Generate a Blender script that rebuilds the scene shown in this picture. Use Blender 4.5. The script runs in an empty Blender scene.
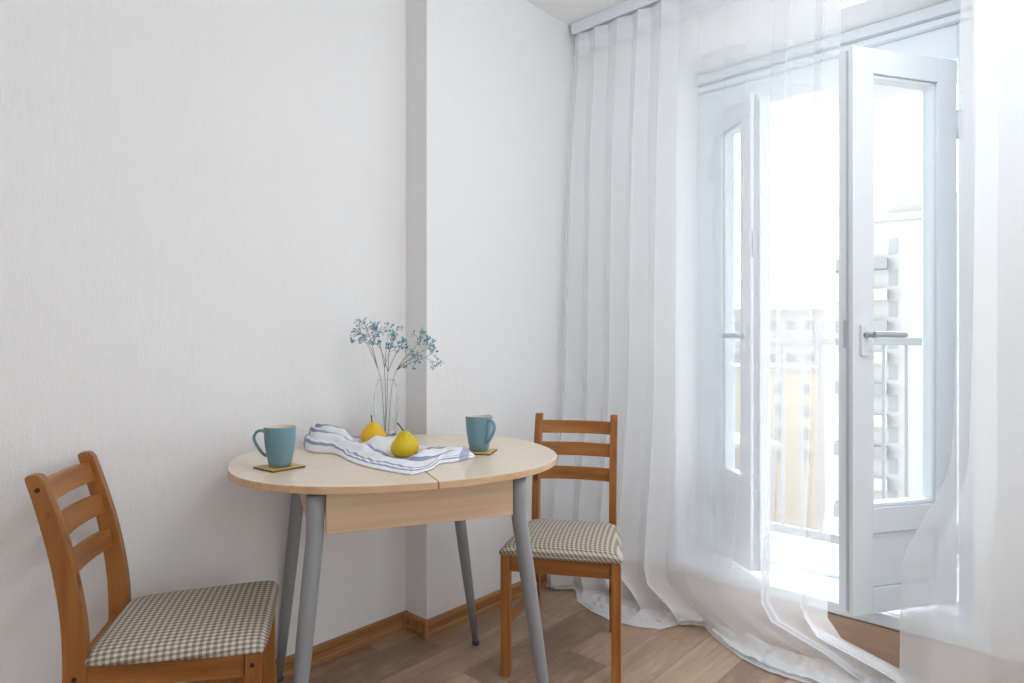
import bpy, bmesh, math, random
from mathutils import Vector, Matrix, noise

PI = math.pi
S = bpy.context.scene
COL = S.collection
rnd = random.Random(11)

# ------------------------------------------------------------------ helpers
def R(d):
    return math.radians(d)

def tag(o, label=None, cat=None, group=None, kind=None):
    if label: o['label'] = label
    if cat: o['category'] = cat
    if group: o['group'] = group
    if kind: o['kind'] = kind
    return o

def empty(name, loc, rz=0.0, label=None, cat=None, group=None, kind=None):
    o = bpy.data.objects.new(name, None)
    COL.objects.link(o)
    o.location = loc
    o.rotation_euler = (0, 0, rz)
    o.empty_display_size = 0.05
    return tag(o, label, cat, group, kind)

def link(name, bm, mat, parent=None, smooth=False, bevel=0.0, seg=2, recalc=True, angle=35):
    if recalc:
        bmesh.ops.recalc_face_normals(bm, faces=bm.faces)
    me = bpy.data.meshes.new(name)
    bm.to_mesh(me)
    bm.free()
    for m in (mat if isinstance(mat, (list, tuple)) else [mat]):
        me.materials.append(m)
    if smooth:
        for p in me.polygons:
            p.use_smooth = True
    o = bpy.data.objects.new(name, me)
    COL.objects.link(o)
    if parent is not None:
        o.parent = parent
    if bevel > 0:
        b = o.modifiers.new('bevel', 'BEVEL')
        b.width = bevel
        b.segments = seg
        b.limit_method = 'ANGLE'
        b.angle_limit = R(angle)
    return o

def NB():
    return bmesh.new()

def box(bm, x0, x1, y0, y1, z0, z1, M=None, mi=0):
    vs = [Vector(p) for p in ((x0, y0, z0), (x1, y0, z0), (x1, y1, z0), (x0, y1, z0),
                              (x0, y0, z1), (x1, y0, z1), (x1, y1, z1), (x0, y1, z1))]
    if M is not None:
        vs = [M @ v for v in vs]
    b = [bm.verts.new(v) for v in vs]
    for f in ((0, 3, 2, 1), (4, 5, 6, 7), (0, 1, 5, 4), (1, 2, 6, 5), (2, 3, 7, 6), (3, 0, 4, 7)):
        fc = bm.faces.new([b[i] for i in f])
        fc.material_index = mi

def prism(bm, poly, z0, z1, M=None, mi=0):
    lo = [Vector((p[0], p[1], z0)) for p in poly]
    hi = [Vector((p[0], p[1], z1)) for p in poly]
    if M is not None:
        lo = [M @ v for v in lo]
        hi = [M @ v for v in hi]
    a = [bm.verts.new(v) for v in lo]
    b = [bm.verts.new(v) for v in hi]
    n = len(a)
    bm.faces.new(list(reversed(a))).material_index = mi
    bm.faces.new(b).material_index = mi
    for i in range(n):
        bm.faces.new((a[i], a[(i + 1) % n], b[(i + 1) % n], b[i])).material_index = mi

def tube(bm, pts, rad, n=12, cap=True, mi=0):
    pts = [Vector(p) for p in pts]
    if not isinstance(rad, (list, tuple)):
        rad = [rad] * len(pts)
    rings = []
    prev = None
    for i, p in enumerate(pts):
        if i == 0: t = pts[1] - pts[0]
        elif i == len(pts) - 1: t = pts[-1] - pts[-2]
        else: t = (pts[i + 1] - pts[i]).normalized() + (pts[i] - pts[i - 1]).normalized()
        t.normalize()
        if prev is None:
            u = Vector((0, 0, 1)) if abs(t.z) < 0.9 else Vector((1, 0, 0))
            a = t.cross(u).normalized()
        else:
            a = (prev - t * prev.dot(t)).normalized()
        b = t.cross(a)
        prev = a
        rings.append([bm.verts.new(p + rad[i] * (math.cos(2 * PI * k / n) * a + math.sin(2 * PI * k / n) * b)) for k in range(n)])
    for i in range(len(rings) - 1):
        for k in range(n):
            f = bm.faces.new((rings[i][k], rings[i][(k + 1) % n], rings[i + 1][(k + 1) % n], rings[i + 1][k]))
            f.material_index = mi
            f.smooth = True
    if cap:
        bm.faces.new(list(reversed(rings[0]))).material_index = mi
        bm.faces.new(rings[-1]).material_index = mi

def lathe(bm, prof, n=40, M=None, mi=None, closed=False):
    """prof: (r, z) list; optional per-segment material index list"""
    rings = []
    for r, z in prof:
        if r < 1e-6:
            v = Vector((0, 0, z))
            rings.append([bm.verts.new(M @ v if M else v)])
        else:
            ring = []
            for k in range(n):
                v = Vector((r * math.cos(2 * PI * k / n), r * math.sin(2 * PI * k / n), z))
                ring.append(bm.verts.new(M @ v if M else v))
            rings.append(ring)
    for i in range(len(rings) - 1):
        a, b = rings[i], rings[i + 1]
        m = mi[i] if mi else 0
        for k in range(n):
            k2 = (k + 1) % n
            if len(a) == 1 and len(b) == 1: continue
            if len(a) == 1: f = bm.faces.new((a[0], b[k2], b[k]))
            elif len(b) == 1: f = bm.faces.new((a[k], a[k2], b[0]))
            else: f = bm.faces.new((a[k], a[k2], b[k2], b[k]))
            f.material_index = m
            f.smooth = True

def lerp(a, b, t): return a + (b - a) * t
def sstep(a, b, x):
    t = max(0.0, min(1.0, (x - a) / (b - a)))
    return t * t * (3 - 2 * t)
def interp(xs, x):
    if x <= xs[0][0]: return xs[0][1]
    for (x0, y0), (x1, y1) in zip(xs, xs[1:]):
        if x <= x1:
            t = (x - x0) / (x1 - x0)
            return lerp(y0, y1, t)
    return xs[-1][1]
def catmull(pts, sub=6):
    pts = [Vector(p) for p in pts]
    P = [pts[0] * 2 - pts[1]] + pts + [pts[-1] * 2 - pts[-2]]
    out = []
    for i in range(1, len(P) - 2):
        p0, p1, p2, p3 = P[i - 1], P[i], P[i + 1], P[i + 2]
        for k in range(sub):
            t = k / sub
            out.append(0.5 * ((2 * p1) + (p2 - p0) * t + (2 * p0 - 5 * p1 + 4 * p2 - p3) * t * t + (3 * p1 - p0 - 3 * p2 + p3) * t ** 3))
    out.append(pts[-1])
    return out

# ------------------------------------------------------------------ materials
def srgb(r, g, b):
    f = lambda c: (c / 255 / 12.92) if c / 255 <= 0.04045 else ((c / 255 + 0.055) / 1.055) ** 2.4
    return (f(r), f(g), f(b), 1.0)

class NT:
    def __init__(self, name):
        self.m = bpy.data.materials.new(name)
        self.m.use_nodes = True
        self.t = self.m.node_tree
        self.t.nodes.clear()
        self.out = self.t.nodes.new('ShaderNodeOutputMaterial')
    def n(self, typ, **kw):
        nd = self.t.nodes.new(typ)
        for k, v in kw.items():
            setattr(nd, k, v)
        return nd
    def l(self, a, b): self.t.links.new(a, b)
    def math(self, op, a, b=None, c=None):
        nd = self.n('ShaderNodeMath', operation=op)
        for i, v in enumerate((a, b, c)):
            if v is None: continue
            if isinstance(v, (int, float)): nd.inputs[i].default_value = v
            else: self.l(v, nd.inputs[i])
        return nd.outputs[0]
    def mix(self, f, a, b):
        nd = self.n('ShaderNodeMix', data_type='RGBA')
        for s, v in ((nd.inputs[0], f), (nd.inputs[6], a), (nd.inputs[7], b)):
            if isinstance(v, (int, float, tuple)): s.default_value = v
            else: self.l(v, s)
        return nd.outputs[2]
    def bsdf(self, col, rough=0.5, metal=0.0, spec=0.5):
        b = self.n('ShaderNodeBsdfPrincipled')
        if isinstance(col, tuple): b.inputs['Base Color'].default_value = col
        else: self.l(col, b.inputs['Base Color'])
        if isinstance(rough, (int, float)): b.inputs['Roughness'].default_value = rough
        else: self.l(rough, b.inputs['Roughness'])
        b.inputs['Metallic'].default_value = metal
        b.inputs['Specular IOR Level'].default_value = spec
        self.l(b.outputs[0], self.out.inputs[0])
        return b
    def coord(self, scale=(1, 1, 1), kind='Object', rot=(0, 0, 0)):
        tc = self.n('ShaderNodeTexCoord')
        mp = self.n('ShaderNodeMapping')
        mp.inputs['Scale'].default_value = scale
        mp.inputs['Rotation'].default_value = rot
        self.l(tc.outputs[kind], mp.inputs['Vector'])
        return mp.outputs[0]
    def noise(self, vec, scale, detail=3.0, rough=0.55):
        nd = self.n('ShaderNodeTexNoise')
        nd.inputs['Scale'].default_value = scale
        nd.inputs['Detail'].default_value = detail
        nd.inputs['Roughness'].default_value = rough
        self.l(vec, nd.inputs['Vector'])
        return nd.outputs[0]
    def ramp(self, f, stops):
        nd = self.n('ShaderNodeValToRGB')
        e = nd.color_ramp.elements
        while len(e) < len(stops): e.new(0.5)
        for i, (p, c) in enumerate(stops):
            e[i].position = p
            e[i].color = c
        self.l(f, nd.inputs[0])
        return nd.outputs[0]
    def bump(self, h, b, strength=0.2, dist=0.01):
        nd = self.n('ShaderNodeBump')
        nd.inputs['Strength'].default_value = strength
        nd.inputs['Distance'].default_value = dist
        self.l(h, nd.inputs['Height'])
        self.l(nd.outputs[0], b.inputs['Normal'])

def plain(name, col, rough=0.5, metal=0.0, spec=0.5, var=0.04, scale=6.0):
    t = NT(name)
    v = t.coord()
    n = t.noise(v, scale)
    dark = tuple(c * (1 - var) for c in col[:3]) + (1,)
    t.bsdf(t.mix(n, dark, col), rough, metal, spec)
    return t.m

def wallpaper(name, col):
    t = NT(name)
    v = t.coord(kind='Object')
    fine = t.noise(v, 190.0, 2.0)
    mid = t.noise(t.coord((60, 60, 14)), 1.0, 3.0)
    h = t.math('ADD', t.math('MULTIPLY', fine, 0.5), t.math('MULTIPLY', mid, 0.6))
    dark = tuple(c * 0.97 for c in col[:3]) + (1,)
    b = t.bsdf(t.mix(mid, dark, col), 0.75, 0, 0.3)
    t.bump(h, b, 0.6, 0.005)
    return t.m

def pine(name, axis):
    t = NT(name)
    sc = [38.0, 38.0, 38.0]
    sc[axis] = 2.2
    grain = t.noise(t.coord(tuple(sc)), 1.0, 4.0, 0.6)
    broad = t.noise(t.coord(tuple(s * 0.25 for s in sc)), 1.0, 2.0)
    f = t.math('ADD', t.math('MULTIPLY', grain, 0.6), t.math('MULTIPLY', broad, 0.4))
    c = t.ramp(f, [(0.30, srgb(122, 73, 28)), (0.52, srgb(157, 100, 45)), (0.72, srgb(182, 123, 61))])
    vo = t.n('ShaderNodeTexVoronoi')
    vo.inputs['Scale'].default_value = 1.0
    ksc = [17.0, 17.0, 17.0]
    ksc[axis] = 8.0
    t.l(t.coord(tuple(ksc)), vo.inputs['Vector'])
    knot = t.ramp(vo.outputs['Distance'], [(0.0, (1, 1, 1, 1)), (0.13, (0.8, 0.8, 0.8, 1)), (0.2, (0, 0, 0, 1))])
    # only some of the cells carry a knot
    sc2 = t.n('ShaderNodeSeparateColor')
    t.l(vo.outputs['Color'], sc2.inputs[0])
    k = t.math('MULTIPLY', knot, t.math('GREATER_THAN', sc2.outputs[0], 0.55))
    c = t.mix(k, c, srgb(84, 36, 16))
    b = t.bsdf(c, 0.38, 0, 0.45)
    t.bump(grain, b, 0.06, 0.002)
    return t.m

def curtain_mat():
    t = NT('sheer_voile')
    d = t.n('ShaderNodeBsdfDiffuse')
    d.inputs['Color'].default_value = (0.94, 0.96, 0.985, 1)
    tr = t.n('ShaderNodeBsdfTranslucent')
    tr.inputs['Color'].default_value = (0.94, 0.96, 0.985, 1)
    m1 = t.n('ShaderNodeMixShader')
    m1.inputs[0].default_value = 0.36
    t.l(d.outputs[0], m1.inputs[1]); t.l(tr.outputs[0], m1.inputs[2])
    tp = t.n('ShaderNodeBsdfTransparent')
    m2 = t.n('ShaderNodeMixShader')
    # hems and the finely gathered puddle weave denser: a vertex attribute 'dense' (0..1)
    at = t.n('ShaderNodeAttribute', attribute_name='dense')
    fac = t.math('ADD', VOILE, t.math('MULTIPLY', at.outputs['Fac'], 0.5))
    t.l(fac, m2.inputs[0])
    t.l(tp.outputs[0], m2.inputs[1]); t.l(m1.outputs[0], m2.inputs[2])
    t.l(m2.outputs[0], t.out.inputs[0])
    return t.m

def pane_mat(name, tint, gloss=0.06):
    t = NT(name)
    tp = t.n('ShaderNodeBsdfTransparent')
    tp.inputs[0].default_value = tint
    g = t.n('ShaderNodeBsdfGlossy')
    g.inputs['Roughness'].default_value = 0.02
    m = t.n('ShaderNodeMixShader')
    m.inputs[0].default_value = gloss
    t.l(tp.outputs[0], m.inputs[1]); t.l(g.outputs[0], m.inputs[2])
    t.l(m.outputs[0], t.out.inputs[0])
    return t.m

VOILE = 0.46
FILL_ENERGY = 17.0
M = {}
M['wall'] = wallpaper('white_wallpaper', (0.82, 0.82, 0.825, 1))
M['wall_far'] = plain('white_plaster', (0.90, 0.91, 0.92, 1), 0.8, 0, 0.3, 0.02)
M['ceiling'] = plain('ceiling_paint', (0.90, 0.905, 0.91, 1), 0.85, 0, 0.2, 0.02)
M['pvc'] = plain('white_pvc', (0.79, 0.835, 0.88, 1), 0.3, 0, 0.5, 0.015)
M['gasket'] = plain('grey_rubber_gasket', srgb(186, 191, 198), 0.6)
M['steel'] = plain('brushed_steel', srgb(190, 192, 196), 0.42, 0.6)
M['pine'] = [pine('pine_x', 0), pine('pine_y', 1), pine('pine_z', 2)]
M['plug'] = plain('dark_plug', srgb(38, 26, 20), 0.5)
M['tube'] = plain('silver_paint', srgb(150, 153, 157), 0.48, 0.35, 0.5, 0.05)
M['rubber'] = plain('dark_rubber', srgb(60, 60, 62), 0.6)
M['pane'] = pane_mat('window_glass', (0.97, 0.985, 0.985, 1))
M['voile'] = curtain_mat()
M['mug_out'] = plain('teal_glaze', srgb(104, 141, 152), 0.36, 0, 0.5, 0.03, 20)
M['mug_in'] = plain('cream_glaze', srgb(228, 216, 200), 0.3)
M['coffee'] = plain('coffee', srgb(150, 110, 80), 0.15)
M['coaster'] = plain('gold_cork', srgb(204, 164, 88), 0.45, 0.0, 0.5, 0.08, 60)
M['coaster_edge'] = plain('coaster_core', srgb(84, 60, 36), 0.7)
M['stem'] = plain('dry_stem', srgb(128, 120, 104), 0.7)
M['railing'] = plain('grey_railing_paint', srgb(158, 159, 162), 0.5)
M['concrete'] = plain('pale_concrete', (0.50, 0.49, 0.48, 1), 0.85, 0, 0.2, 0.05, 3)

def floor_mat():
    t = NT('vinyl_planks')
    uv = t.n('ShaderNodeUVMap', uv_map='UVMap')
    at = t.n('ShaderNodeAttribute', attribute_name='tone')
    base = t.ramp(at.outputs['Fac'], [(0.0, srgb(152, 125, 104)), (0.35, srgb(170, 142, 119)), (0.7, srgb(190, 161, 136)), (1.0, srgb(204, 177, 153))])
    mp = t.n('ShaderNodeMapping')
    mp.inputs['Scale'].default_value = (46, 3.2, 1)
    t.l(uv.outputs[0], mp.inputs[0])
    cm = t.n('ShaderNodeCombineXYZ')
    t.l(at.outputs['Fac'], cm.inputs[2])
    ad = t.n('ShaderNodeVectorMath', operation='MULTIPLY_ADD')
    t.l(cm.outputs[0], ad.inputs[0]); ad.inputs[1].default_value = (0, 0, 37); t.l(mp.outputs[0], ad.inputs[2])
    g = t.noise(ad.outputs[0], 1.0, 6.0, 0.65)
    c = t.mix(t.ramp(g, [(0.35, (0, 0, 0, 1)), (0.68, (1, 1, 1, 1))]), t.mix(0.32, base, srgb(96, 74, 60)), base)
    # pale worn streaks
    mp2 = t.n('ShaderNodeMapping')
    mp2.inputs['Scale'].default_value = (22, 5, 1)
    t.l(ad.outputs[0], mp2.inputs[0])
    mp3 = t.n('ShaderNodeMapping')
    mp3.inputs['Scale'].default_value = (12, 4.5, 1)
    t.l(uv.outputs[0], mp3.inputs[0])
    s = t.noise(mp3.outputs[0], 1.0, 5.0, 0.7)
    c = t.mix(t.ramp(s, [(0.5, (0, 0, 0, 1)), (0.75, (0.5, 0.5, 0.5, 1))]), c, srgb(206, 184, 163))
    # seam lines: printed dark edge on each plank (UV in metres from the plank's corner)
    sp = t.n('ShaderNodeSeparateXYZ')
    t.l(uv.outputs[0], sp.inputs[0])
    e1 = t.math('LESS_THAN', sp.outputs[0], 0.0022)
    e2 = t.math('LESS_THAN', sp.outputs[1], 0.0025)
    e = t.math('MULTIPLY', t.math('MAXIMUM', e1, e2), 0.5)
    c = t.mix(e, c, srgb(92, 72, 60))
    b = t.bsdf(c, 0.42, 0, 0.4)
    t.bump(g, b, 0.05, 0.002)
    return t.m
M['floor'] = floor_mat()

def laminate(name, axis, c0, c1, c2, rough=0.35):
    t = NT(name)
    sc = [60.0, 60.0, 60.0]
    sc[axis] = 2.0
    g = t.noise(t.coord(tuple(sc)), 1.0, 4.0, 0.6)
    c = t.ramp(g, [(0.3, c0), (0.5, c1), (0.72, c2)])
    t.bsdf(c, rough, 0, 0.5)
    return t.m
M['top'] = laminate('pale_ash_laminate', 0, srgb(220, 200, 179), srgb(224, 206, 187), srgb(228, 211, 193), 0.28)
M['edge'] = laminate('beech_edging', 0, srgb(196, 158, 122), srgb(208, 172, 136), srgb(214, 180, 146), 0.4)
M['apron'] = laminate('apron_laminate', 0, srgb(200, 170, 138), srgb(208, 180, 148), srgb(213, 187, 157), 0.4)
M['skirt'] = laminate('oak_skirting', 1, srgb(138, 94, 54), srgb(164, 116, 70), srgb(182, 134, 86), 0.35)
M['skirt_x'] = laminate('oak_skirting_x', 0, srgb(138, 94, 54), srgb(164, 116, 70), srgb(182, 134, 86), 0.35)
M['riser'] = laminate('riser_board', 0, srgb(188, 156, 134), srgb(196, 166, 144), srgb(204, 176, 154), 0.5)

def gingham():
    t = NT('gingham_cloth')
    tc = t.n('ShaderNodeTexCoord')
    sp = t.n('ShaderNodeSeparateXYZ')
    t.l(tc.outputs['Object'], sp.inputs[0])
    P = 0.0150
    ax = t.math('LESS_THAN', t.math('FRACT', t.math('DIVIDE', sp.outputs[0], P)), 0.5)
    ay = t.math('LESS_THAN', t.math('FRACT', t.math('DIVIDE', t.math('ADD', sp.outputs[1], t.math('MULTIPLY', sp.outputs[2], 1.0)), P)), 0.5)
    s = t.math('MULTIPLY', t.math('ADD', ax, ay), 0.5)
    c = t.ramp(s, [(0.0, srgb(216, 208, 196)), (0.5, srgb(172, 162, 149)), (1.0, srgb(130, 119, 108))])
    n = t.noise(t.coord(), 700.0, 1.0)
    c = t.mix(t.math('MULTIPLY', n, 0.15), c, srgb(80, 72, 62))
    b = t.bsdf(c, 0.9, 0, 0.15)
    t.bump(n, b, 0.25, 0.001)
    return t.m
M['gingham'] = gingham()

def napkin_mat():
    t = NT('striped_linen')
    uv = t.n('ShaderNodeUVMap', uv_map='UVMap')
    sp = t.n('ShaderNodeSeparateXYZ')
    t.l(uv.outputs[0], sp.inputs[0])
    def stripes(o, lst):
        r = None
        for c0, hw in lst:
            k = t.math('LESS_THAN', t.math('ABSOLUTE', t.math('SUBTRACT', o, c0)), hw)
            r = k if r is None else t.math('MAXIMUM', r, k)
        return r
    a = stripes(sp.outputs[1], [(0.07, 0.012), (0.13, 0.016), (0.36, 0.03), (0.66, 0.025), (0.90, 0.03)])
    b_ = stripes(sp.outputs[0], [(0.035, 0.016), (0.955, 0.018)])
    f = t.math('MULTIPLY', t.math('MAXIMUM', a, t.math('MULTIPLY', b_, 0.8)), 0.85)
    c = t.mix(f, srgb(232, 232, 236), srgb(122, 136, 178))
    n = t.noise(t.coord(), 900.0, 1.0)
    bs = t.bsdf(c, 0.9, 0, 0.1)
    t.bump(n, bs, 0.15, 0.001)
    return t.m
M['napkin'] = napkin_mat()

def pear_mat(name, base, blush, green):
    t = NT(name)
    v = t.coord()
    n = t.noise(v, 22.0, 3.0)
    sp = t.n('ShaderNodeSeparateXYZ')
    t.l(v, sp.inputs[0])
    c = t.mix(t.ramp(n, [(0.45, (0, 0, 0, 1)), (0.7, (1, 1, 1, 1))]), base, blush)
    g = t.ramp(t.math('MULTIPLY', t.math('ADD', sp.outputs[2], t.math('MULTIPLY', n, 0.03)), 10.0), [(0.72, (0, 0, 0, 1)), (0.95, (0.8, 0.8, 0.8, 1))])
    c = t.mix(g, c, green)
    vo = t.n('ShaderNodeTexVoronoi')
    vo.inputs['Scale'].default_value = 130.0
    t.l(v, vo.inputs['Vector'])
    sc = t.n('ShaderNodeSeparateColor')
    t.l(vo.outputs['Color'], sc.inputs[0])
    k = t.math('MULTIPLY', t.math('LESS_THAN', vo.outputs['Distance'], 0.22), t.math('GREATER_THAN', sc.outputs[0], 0.72))
    c = t.mix(t.math('MULTIPLY', k, 0.6), c, srgb(120, 84, 30))
    t.bsdf(c, 0.4, 0, 0.45)
    return t.m
M['pear_a'] = pear_mat('golden_pear_skin', srgb(222, 176, 18), srgb(226, 160, 24), srgb(216, 186, 40))
M['pear_b'] = pear_mat('green_gold_pear_skin', srgb(206, 180, 14), srgb(214, 172, 16), srgb(176, 176, 30))
M['pear_stem'] = plain('pear_stem', srgb(84, 58, 36), 0.7)

def glass():
    t = NT('clear_glass')
    b = t.bsdf((0.97, 0.98, 0.98, 1), 0.0)
    b.inputs['Transmission Weight'].default_value = 1.0
    b.inputs['IOR'].default_value = 1.45
    return t.m
M['glass'] = glass()

def blossom(name):
    t = NT(name)
    n = t.noise(t.coord(), 260.0, 0.0)
    c = t.ramp(n, [(0.30, srgb(44, 78, 100)), (0.42, srgb(66, 142, 174)), (0.55, srgb(108, 180, 204)), (0.68, srgb(160, 206, 218))])
    t.bsdf(c, 0.8, 0, 0.2)
    return t.m
M['blossom'] = blossom('blue_blossom')

# ------------------------------------------------------------------ the room
CEIL = 2.593
XR, YB, XREC, YP = 3.6, -4.6, -0.125, -0.92      # right extent, back, recess plane, pillar edge
OX0, OX1, OZ0, OZ1 = 0.53, 1.56, 0.135, 2.28      # the balcony door opening
WT = 0.32                                         # far wall thickness

bm = NB()
prism(bm, [(-0.35, YB), (XREC, YB), (XREC, YP), (XREC, WT), (-0.35, WT)], 0.0, CEIL)
tag(link('wall_left', bm, M['wall']), kind='structure', label='white textured wallpaper wall behind the table')
bm = NB()
box(bm, XREC, 0.0, YP, WT, 0.0, CEIL)
tag(link('wall_pillar', bm, M['wall']), kind='structure', label='shallow white papered pier stepping out of the left wall')

bm = NB()
box(bm, 0.0, OX0, 0.0, WT, 0.0, CEIL)
box(bm, OX1, XR, 0.0, WT, 0.0, CEIL)
box(bm, OX0, OX1, 0.0, WT, OZ1, CEIL)
box(bm, OX0, OX1, 0.0, WT, 0.0, OZ0)
tag(link('wall_far', bm, M['wall_far']), kind='structure', label='white wall holding the balcony door')

bm = NB()
box(bm, -0.35, XR, YB - 0.15, YB, 0.0, CEIL)
tag(link('wall_back', bm, M['wall_far']), kind='structure', label='white wall behind the camera')

# right wall out of view, with an invented wide opening to let in side light
bm = NB()
WY0, WY1, WZ0, WZ1 = -3.3, -0.25, 0.15, 2.5
box(bm, XR, XR + 0.25, YB - 0.15, WY0, 0.0, CEIL)
box(bm, XR, XR + 0.25, WY1, WT, 0.0, CEIL)
box(bm, XR, XR + 0.25, WY0, WY1, 0.0, WZ0)
box(bm, XR, XR + 0.25, WY0, WY1, WZ1, CEIL)
tag(link('wall_right', bm, M['wall_far']), kind='structure', label='unseen white side wall with an opening added to let in side light')

bm = NB()
box(bm, -0.35, XR + 0.25, YB - 0.15, WT, CEIL, CEIL + 0.18)
tag(link('ceiling', bm, M['ceiling']), kind='structure')

# floor of planks: rows along Y, 0.162 wide, every plank a face with its own tone
bm = NB()
uvl = bm.loops.layers.uv.new('UVMap')
tone = bm.faces.layers.float.new('tone')
frnd = random.Random(5)
W = 0.162
starts = {0: -0.94, 1: -0.46, 2: -1.01, 3: -0.65, 4: -0.32, 5: -0.78}
known = {}
row = -2
x = 0.131 - W - W * 2
Lp = 0.92
ri = -2
while x < XR:
    s0 = starts.get(ri, frnd.uniform(-1.0, -0.1))
    y = s0 - Lp * 6
    while y < 0.0:
        y0, y1 = max(y, YB), min(y + Lp, 0.0)
        if y1 > y0:
            vs = [bm.verts.new(p) for p in ((x, y0, 0), (min(x + W, XR), y0, 0), (min(x + W, XR), y1, 0), (x, y1, 0))]
            f = bm.faces.new(vs)
            f[tone] = frnd.choice((0.05, 0.3, 0.45, 0.6, 0.75, 0.9)) + frnd.uniform(-.05, .05)
            for lp, (u, v) in zip(f.loops, ((0, y0 - y), (W, y0 - y), (W, y1 - y), (0, y1 - y))):
                lp[uvl].uv = (u, v)
        y += Lp
    x += W
    ri += 1
# sub-floor below
box(bm, -0.35, XR, YB, 0.0, -0.2, -0.004)
tag(link('floor', bm, M['floor'], recalc=False), kind='structure', label='tan wood-look plank floor')

# skirting with a moulded profile
def skirting(path, h=0.062, d=0.017):
    """profile swept along straight wall runs (list of 2D points, room on the right-hand side)"""
    prof = [(0.0, 0.0), (d, 0.0), (d, 0.014), (d * 0.72, 0.020), (d * 0.72, h - 0.022), (d * 0.9, h - 0.014), (d * 0.8, h - 0.004), (d * 0.3, h), (0.0, h)]
    bm = NB()
    pts = [Vector((p[0], p[1])) for p in path]
    rings = []
    for i, p in enumerate(pts):
        ns = []
        if i > 0:
            t = (pts[i] - pts[i - 1]).normalized(); ns.append(Vector((t.y, -t.x)))
        if i < len(pts) - 1:
            t = (pts[i + 1] - pts[i]).normalized(); ns.append(Vector((t.y, -t.x)))
        if len(ns) == 1: n = ns[0]
        else:
            n = (ns[0] + ns[1]); n = n / (1 + ns[0].dot(ns[1]))
        rings.append([bm.verts.new((p.x + n.x * a, p.y + n.y * a, b)) for a, b in prof])
    m = len(prof)
    for a, b in zip(rings, rings[1:]):
        for k in range(m):
            bm.faces.new((a[k], a[(k + 1) % m], b[(k + 1) % m], b[k]))
    bm.faces.new(rings[0]); bm.faces.new(list(reversed(rings[-1])))
    return bm
bs = tag(link('baseboard_left', skirting([(XREC, YB), (XREC, YP), (0.0, YP), (0.0, -0.002)]), M['skirt']), kind='structure', label='moulded oak-brown skirting along the papered wall')
for (cx, cy, nm) in ((0.017, YP - 0.017, 'corner_cap'), (XREC + 0.017, YP - 0.017, 'corner_cap')):
    bm = NB()
    prism(bm, [(cx - 0.009, cy - 0.009), (cx + 0.007, cy - 0.009), (cx + 0.007, cy + 0.007), (cx - 0.009, cy + 0.007)], 0.0, 0.064)
    link(nm, bm, M['skirt'], bs, bevel=0.004)

bm = NB()
box(bm, 0.018, XR, -0.014, 0.0, 0.0, 0.128)
tag(link('baseboard_far', bm, M['riser'], bevel=0.003), kind='structure', label='tall tan board along the foot of the door wall')

# door sill: white step board with a nosing
bm = NB()
box(bm, OX0 - 0.02, OX1 + 0.02, -0.026, 0.0, 0.135, 0.178)
box(bm, OX0, OX1, 0.0, 0.30, 0.135, 0.178)
tag(link('trim_2', bm, M['pvc'], bevel=0.006), kind='structure', label='white raised sill of the balcony door')

# door frame
frame = empty('trim_1', (0, 0, 0), label='white frame round the balcony door', kind='structure')
def fr(name, *a, **k):
    bm = NB(); box(bm, *a); return link(name, bm, M['pvc'], frame, bevel=0.004)
FY0, FY1 = 0.205, 0.275
fr('jamb', OX0, 0.598, FY0, FY1, 0.178, 2.205)
fr('jamb', 1.492, OX1, FY0, FY1, 0.178, 2.205)
fr('header', 0.598, 1.492, FY0 + 0.01, FY1, 2.088, 2.205)
fr('header_trim', OX0, OX1, 0.185, FY1, 2.205, OZ1)
fr('bottom_rail', 0.598, 1.492, FY0 + 0.015, FY1, 0.178, 0.196)
bm = NB(); box(bm, OX0 + 0.004, OX1 - 0.004, 0.176, 0.185, 2.226, 2.234)
link('gasket', bm, M['gasket'], frame)

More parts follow.
